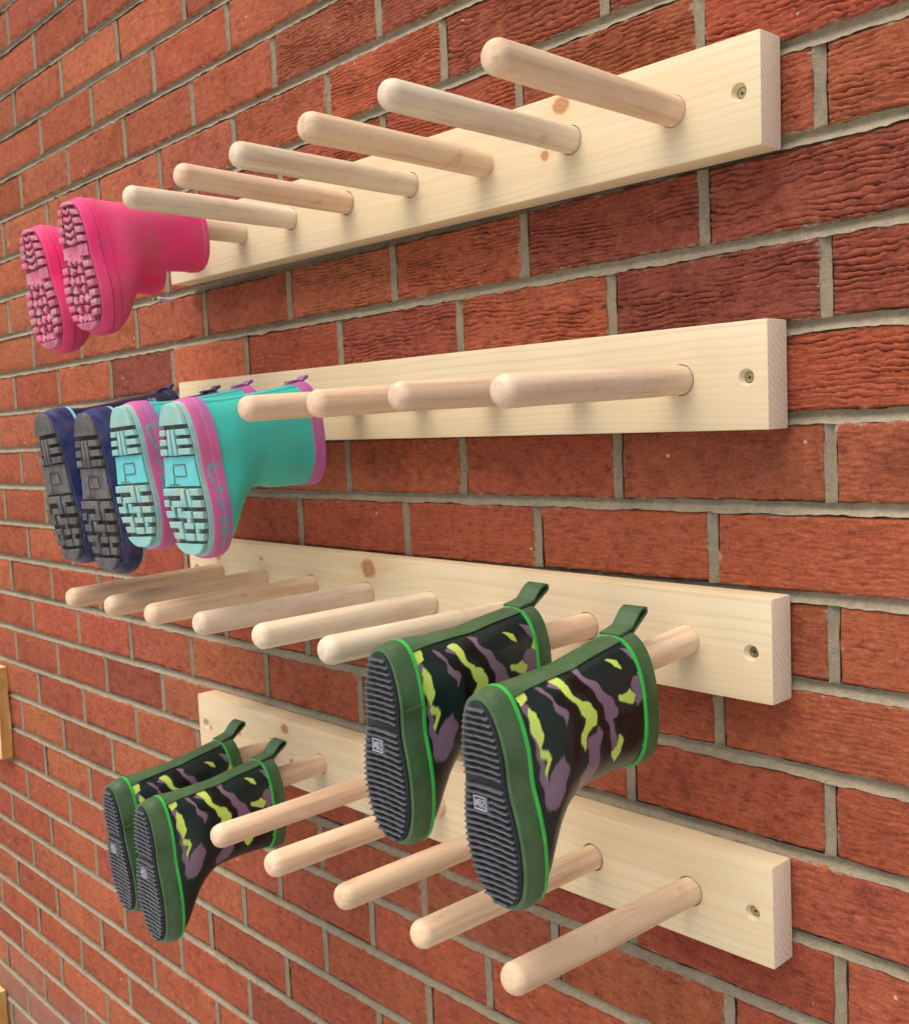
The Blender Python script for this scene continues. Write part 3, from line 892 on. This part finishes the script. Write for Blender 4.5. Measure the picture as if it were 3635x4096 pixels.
place(camo_l, 'camouflage_boot', (-137, -294, -490), 1.0, 0.5, 'camouflage boot with green trim on the second peg from the right, left of the nearest', roll=1.5, group=CG)
place(camo_r, 'camouflage_boot', (-611, -293, -738), 1.6, 1.0, 'camouflage boot on the lowest rail, right one of the small-looking far pair', group=CG)
place(camo_l, 'camouflage_boot', (-730, -280, -745), 4.2, 1.0, 'camouflage boot on the lowest rail, left one of the small-looking far pair', group=CG)

# ---- turquoise and navy boots share their tread
TREAD = []
def tr(x0, y0, x1, y1):
    f = lambda y: (1850 + y / 4.535 - 1610) / 635
    TREAD.append((f(y0), f(y1), (x0 - 910) / 330, (x1 - 910) / 330))
for q in ((580, 490, 890, 620), (890, 490, 975, 830), (1012, 500, 1075, 830), (1075, 500, 1235, 620), (1080, 705, 1235, 830),
          (585, 700, 675, 825), (715, 715, 890, 830), (590, 900, 745, 1025), (700, 800, 750, 900), (800, 845, 870, 1030), (870, 905, 1030, 1030),
          (1065, 910, 1240, 1030), (945, 1030, 1010, 1125), (600, 1100, 830, 1215), (755, 1215, 830, 1300), (620, 1300, 830, 1415),
          (875, 1120, 1045, 1225), (850, 1315, 1045, 1440), (1080, 1115, 1240, 1220), (1080, 1220, 1140, 1310), (1080, 1310, 1235, 1435)):
    tr(*q)
for a_, b_ in ((.178, .216), (.238, .276), (.298, .338)):
    TREAD += [(a_, b_, -1, -.52), (a_, b_, .20, 1)]
TREAD += [(.176, .342, -.44, -.20), (.176, .342, -.12, .12)]

def tall_parts(L, H, bend, upper_mat, colfun, sole_mat, groove_mat, mid_mat, band_fn, collar_fn, loop_mat, half=36.0, rimv=112.0):
    B = Boot(L, H, W=[(0, half - 2), (12, half), (34, half), (60, half - 2), (95, half - 4), (140, half - 4), (H, half - 2)],
             vb=[(0, 3), (14, 0), (30, 0), (55, 1.5), (85, 0), (125, -3), (H, -8)],
             vf=[(0, L - 6), (8, L - 1), (20, L - .5), (32, L - 8), (44, L - 24), (56, L - 44), (70, L - 60), (88, L - 70 if L < 190 else L - 92), (112, rimv - 4), (H, rimv)],
             vmix=[(0, .64), (30, .60), (60, .52), (90, .5), (H, .5)], bend=8, waist=.84)
    S = [Part('upper', upper_mesh(B, colfun, upper_mat, 90, 170))]
    band_fn(B, S); collar_fn(B, S)
    S.append(P_('pull_loop', pull_loop(B, .38, 13.0), loop_mat, 50))
    mb = MB(); mb.grid([B.row(-.5, .2), B.row(-2.6, .2), B.row(-3.0, -.4)], cap0=True, cap1=True)
    S.append(P_('outsole', mb, groove_mat, 40))
    mb = MB(); lohi, va, vb_ = B.edge(.4)
    for v0, v1, s0, s1 in TREAD: lug(mb, B, lohi, v0 * L, v1 * L, s0, s1, -3.3, -8.6)
    cap_slab(mb, B, .4, -9, .150 * L, -3.3, -8.6); cap_slab(mb, B, .4, .898 * L, L + 9, -3.3, -8.4)
    S.append(P_('tread', mb, sole_mat, 35, parent='outsole'))
    mb = MB(); cap_slab(mb, B, .2, .348 * L, .535 * L, -3.2, -5.0, .3)
    S.append(P_('midsole', mb, mid_mat, 35, parent='outsole'))
    mb = MB()
    for (a_, b_, s0, s1) in ((.395, .402, -.42, .40), (.468, .475, -.42, .40), (.402, .468, -.42, -.37), (.402, .468, .35, .40), (.475, .52, -.42, -.37), (.52, .526, -.75, -.1)):
        lug(mb, B, lohi, a_ * L, b_ * L, s0, s1, -4.6, -5.7, .2)
    S.append(P_('midsole_frame', mb, groove_mat, None, parent='outsole'))
    return S

# turquoise
def turq_col(x, u, v):
    c = np.tile(np.array([.045, .52, .435]), (len(u), 1))
    return c
SCRIPT = [[(70, 20), (74, 21), (76, 16), (71, 12), (75, 8), (82, 9), (90, 12), (97, 13), (101, 17), (99, 20)], [(108, 11), (114, 13), (120, 16)],
          [(128, 18), (134, 19), (134, 12), (128, 12)], [(139, 12), (146, 12), (146, 19), (139, 19), (142, 15)], [(152, 17), (160, 12)]]
def seg_d(px, py, a_, b_):
    ax, ay = a_; bx, by = b_; dx, dy = bx - ax, by - ay
    t = np.clip(((px - ax) * dx + (py - ay) * dy) / (dx * dx + dy * dy), 0, 1)
    return np.hypot(px - ax - t * dx, py - ay - t * dy)
def foxing_col(shift):
    def f(x, u, v):
        t = .5 + .5 * np.sin(v * .045 + x * .03 + 1); t = t * np.clip((u - 4) / 16, 0, 1)
        c = np.array([.60, .115, .30])[None] * (1 - t[:, None]) + np.array([.40, .15, .40])[None] * t[:, None]
        ln = np.exp(-((u - 16.5) / 1.2) ** 2)[:, None] * .6
        c = c * (1 - ln) + np.array([.75, .22, .42])[None] * ln
        if shift is not None:
            for s in SCRIPT:
                for a_, b_ in zip(s[:-1], s[1:]):
                    d = seg_d(v, u, (a_[0] + shift, a_[1]), (b_[0] + shift, b_[1]))
                    m_ = (d < 1.35) & (x > 0)
                    c[m_] = (.055, .42, .40)
        return c
    return f
def turq_band(shift):
    def f(B, S):
        mb = MB(); band(mb, B, 3.0, 27.0, 2.2, n=420, seg=26); S.append(P_('foxing_band', mb, M_BANDPINK, 60, colfun=foxing_col(shift)))
        mb = MB(); band(mb, B, -2.4, 3.6, 1.5, lip=1.0, seg=2); S.append(P_('sole_edge', mb, M_TURQSOLE))
        mb = MB(); rows = []                             # seam up the back of the leg
        for i in range(40):
            u = 27 + (B.H - 42) * i / 39
            x, v = B.sec(u, np.array([math.pi - .30, math.pi - .33, math.pi - .36]), .9)
            x2, v2 = B.sec(u, np.array([math.pi - .41, math.pi - .25]), -.6)
            rows.append([(x[j], u, -v[j]) for j in range(3)] + [(x2[j], u, -v2[j]) for j in range(2)])
        mb.grid(rows, cap0=True, cap1=True); S.append(P_('back_seam', mb, M_TURQSEAM, 60))
    return f
M_TURQSEAM = plain('turquoise_seam', (0.035, 0.40, 0.36), 0.45, 0.4, 0.15)
def collar_col(x, u, v):
    c = np.tile(np.array([.52, .10, .29]), (len(u), 1)); q = np.abs(np.sin(v * .06 + u * .3)) > .75
    c[q] = (.40, .15, .42); return c
def turq_collar(B, S):
    H = B.H
    mb = MB(); band(mb, B, H - 15, H + 1.0, 1.7, n=160, seg=5); S.append(P_('collar', mb, M_BANDPINK, 50, colfun=collar_col))
M_LOOPPINK = plain('pink_strap', (0.30, 0.13, 0.30), 0.5, 0.4, 0.2)
turq_r = tall_parts(172, 172, -1, M_TURQ, turq_col, M_TURQSOLE, M_TURQGROOVE, M_TURQMID, turq_band(0), turq_collar, M_LOOPPINK, 37, 113)
turq_l = tall_parts(172, 172, 1, M_TURQ, turq_col, M_TURQSOLE, M_TURQGROOVE, M_TURQMID, turq_band(-44), turq_collar, M_LOOPPINK, 37, 113)
place(turq_r, 'turquoise_boot', (-478, -288, -265), 3.5, 5.0, 'turquoise boot with pink band, right one of the pair, whole leg in view', roll=-1.0, group='turquoise boots')
place(turq_l, 'turquoise_boot', (-598, -288, -263), 3.5, 5.0, 'turquoise boot with pink band on the second rail, between its pair and the navy boots', roll=-2.5, group='turquoise boots')

# navy
def navy_col(x, u, v):
    c = np.tile(np.array([.013, .021, .090]), (len(u), 1))
    i = np.floor((u + 200) / 17.0); j = np.floor((v + 200) / 12.0 + i * .37)
    h = np.abs(np.sin(i * 12.9898 + j * 78.233) * 43758.5453) % 1
    fu = ((u + 200) / 17.0) % 1; fv = ((v + 200) / 12.0 + i * .37) % 1
    m_ = (u > 70) & (h > .52) & (fu > .15) & (fu < .85) & (fv > .2) & (fv < .62)
    c[m_] = (.34, .58, .66)
    m2 = m_ & (h > .82); c[m2] = (.62, .66, .64)
    m3 = m_ & (((u * .9 + v * .4) % 7) < 1.6); c[m3] = (.05, .06, .16)
    return c
def navy_band(B, S):
    mb = MB(); band(mb, B, -2.0, 27.0, 2.6, seg=8); S.append(P_('foxing_band', mb, M_NAVYBAND))
    mb = MB(); band(mb, B, 26.6, 31.0, 2.7, lip=1.2, seg=2); S.append(P_('piping', mb, M_SKYPIPE))
def navy_collar(B, S):
    mb = MB(); band(mb, B, B.H - 12, B.H + 1.0, 1.6); S.append(P_('collar', mb, M_NAVYBAND))
navy_r = tall_parts(206, 188, -1, M_NAVY, navy_col, M_GREYSOLE, M_GREYGROOVE, M_GREYSOLE, navy_band, navy_collar, M_NAVYBAND, 39, 114)
navy_l = tall_parts(206, 188, 1, M_NAVY, navy_col, M_GREYSOLE, M_GREYGROOVE, M_GREYSOLE, navy_band, navy_collar, M_NAVYBAND, 39, 114)
place(navy_r, 'navy_boot', (-717, -280, -266), 4.0, 5.0, 'navy blue boot with dusty grey sole, touching the turquoise boots', roll=-1.5, group='navy boots')
place(navy_l, 'navy_boot', (-836, -284, -262), 5.5, 5.0, 'navy blue boot with dusty grey sole, last on the left of the second rail', roll=-4.0, group='navy boots')

# ---- pink boots
def pink_parts(bend):
    L, H = 166.0, 168.0
    B = Boot(L, H, W=[(0, 35), (12, 37.5), (26, 37), (45, 37), (70, 35), (100, 34), (140, 35), (H, 37)],
             vb=[(0, 5), (12, .5), (24, 0), (40, 2), (70, 4), (110, 3), (H, 1)],
             vf=[(0, L - 7), (9, L - 1), (22, L - 1), (34, L - 6), (46, L - 20), (58, L - 42), (70, L - 62), (86, L - 73), (112, L - 76), (H, 92)],
             vmix=[(0, .64), (30, .60), (60, .52), (90, .5), (H, .5)], bend=8, waist=.84)
    S = [Part('upper', upper_mesh(B, None, M_PINK, 60, 120, 3.0))]
    mb = MB(); band(mb, B, -2.0, 13.0, 2.4, lip=1.6, seg=4); S.append(P_('welt', mb, M_PINK, 60))
    mb = MB(); band(mb, B, 14.0, 27.0, 1.0, lip=.9, seg=4); S.append(P_('toe_guard', mb, M_PINK, 60))
    mb = MB(); band(mb, B, H - 7, H + 1.2, 1.0, lip=.9, seg=2); S.append(P_('collar', mb, M_PINK, 60))
    mb = MB(); mb.grid([B.row(-.5, .8), B.row(-2.6, .8), B.row(-3.2, 0)], cap0=True, cap1=True)
    S.append(P_('outsole', mb, M_PINKDARK, 40))
    mb = MB(); lohi, _, _ = B.edge(1.0); ya, yb = -2.8, -8.6
    for q in (.10, .165, .23, .295): 
        for s in (-1, 1): lug(mb, B, lohi, q * L - 3.4, q * L + 3.4, s * .52, s * 1.0, ya, yb, 1.2, slant=2)
    for q in (.50, .57, .64, .71, .78, .85):
        for s in (-1, 1): lug(mb, B, lohi, q * L - 3.6, q * L + 3.6, s * .60, s * 1.0, ya, yb, 1.2, slant=-2)
    cap_slab(mb, B, .6, -5, .055 * L, ya, yb, 1.4); cap_slab(mb, B, .6, .905 * L, L + 5, ya, -8.0, 1.8)
    def star(xc, vc, r, n_, ph, k=.55):
        ring = []
        for j in range(2 * n_):
            an = math.pi * j / n_ + ph; q = r if j % 2 == 0 else r * k
            ring.append((xc + q * math.cos(an), vc + q * math.sin(an)))
        mb.grid([[(x, ya, -v) for x, v in ring], [(x, yb + .7, -v) for x, v in ring], [(xc + (x - xc) * .82, yb, -(vc + (v - vc) * .82)) for x, v in ring]], cap0=True, cap1=True)
    k = 0
    for q in (.455, .525, .595, .665, .735, .805, .875):
        l_, h_ = lohi(q * L); hw = (h_ - l_) / 2; c_ = (l_ + h_) / 2
        for s in ((-.30, .30) if k % 2 else (-.42, 0, .42)):
            star(c_ + s * hw * .9, q * L, 6.3, 3 if k % 2 else 4, .3 * k + s, .62)
        k += 1
    for i, q in enumerate((.105, .16, .215, .27, .325)):
        l_, h_ = lohi(q * L); c_ = (l_ + h_) / 2
        lug(mb, B, lohi, q * L - 2.2, q * L + 2.2, -.36, .02, ya, yb, 1.0, slant=9)
        lug(mb, B, lohi, q * L - 2.2, q * L + 2.2, .02, .36, ya, yb, 1.0, slant=-9)
    S.append(P_('tread', mb, M_PINKSOLE, 40, parent='outsole'))
    mb = MB(); cap_slab(mb, B, 0, .345 * L, .43 * L, -2.9, -4.6, .3); S.append(P_('midsole', mb, M_PINKSOLE, 35, parent='outsole'))
    return S
pink_r, pink_l = pink_parts(-1), pink_parts(1)
place(pink_r, 'pink_boot', (-717, -281, -8), 5.5, 5.0, 'bright pink rubber boot on the top rail, nearer one with its leg in view', group='pink boots')
place(pink_l, 'pink_boot', (-836, -284, -22), 5.0, 5.0, 'bright pink rubber boot on the top rail, farther left and hanging lower', roll=-4.0, group='pink boots')

# ------------------------------------------------------------------ small things on the wall
# wall plug with its screw below the top rail's far end
pl = empty('wall_plug', (-1.000, 0, -0.0855 + Z0), label='small pale plastic wall plug poking out of the mortar below the top rail', cat='wall plug')
mb = MB(); n_ = 14
mb.grid([[(r_ * math.cos(2 * math.pi * j / n_), y, r_ * math.sin(2 * math.pi * j / n_)) for j in range(n_)] for y, r_ in ((12, 3.4), (-20, 3.6), (-22, 4.4), (-24, 4.4), (-24, 2.2), (-12, 2.0))], cap0=True, cap1=True)
mb.build('sleeve', M_PLUG, pl, smooth=40)
mb = MB()
mb.grid([[(r_ * math.cos(2 * math.pi * j / n_), y, r_ * math.sin(2 * math.pi * j / n_)) for j in range(n_)] for y, r_ in ((-10, 1.6), (-30, 1.6), (-32, 3.4), (-33, 3.2))], cap0=True, cap1=True)
mb.build('screw', M_SCREW, pl, smooth=40)

def rough_plank(name, x0, x1, y0, y1, z0, z1, label, cat, seed, wob=5):
    """sawn timber with a wavy bark-side end"""
    mb = MB(); rows = []; nx_ = 16; nz_ = 14
    for i in range(nx_ + 1):
        x = x0 + (x1 - x0) * i / nx_
        ring = []
        ed = 1.0 if i < nx_ else .0
        for (ya, za, yb_, zb) in ((y0, z0, y0, z1), (y0, z1, y1, z1), (y1, z1, y1, z0), (y1, z0, y0, z0)):
            for q in range(nz_):
                t = q / nz_; y = ya + (yb_ - ya) * t; z = za + (zb - za) * t
                d = wob * nz(x * .01, z * .02, seed) if i >= nx_ - 1 else 0
                ring.append((x + d, y + .8 * nz(x * .03, z * .05, seed + 3), z + 2.0 * nz(x * .02, y * .05, seed + 6)))
        rows.append(ring)
    mb.grid(rows, cap0=True, cap1=True)
    o = mb.build(name, M_TIMBER, None, smooth=40)
    o.location = (0, 0, Z0)
    tag(o, label, cat)
    return o
pk = rough_plank('timber_offcut', -2320, -1868, -27, -2.5, -1009, -800, 'orange-yellow rough timber board fixed to the wall at the left edge', 'timber', 2.0, 9)
bs = rough_plank('timber_sleeper', -2700, -2050, -75, -3, -1800, -1630, 'orange weathered timber end at the foot of the wall in the bottom left corner', 'timber', 9.0, 14)
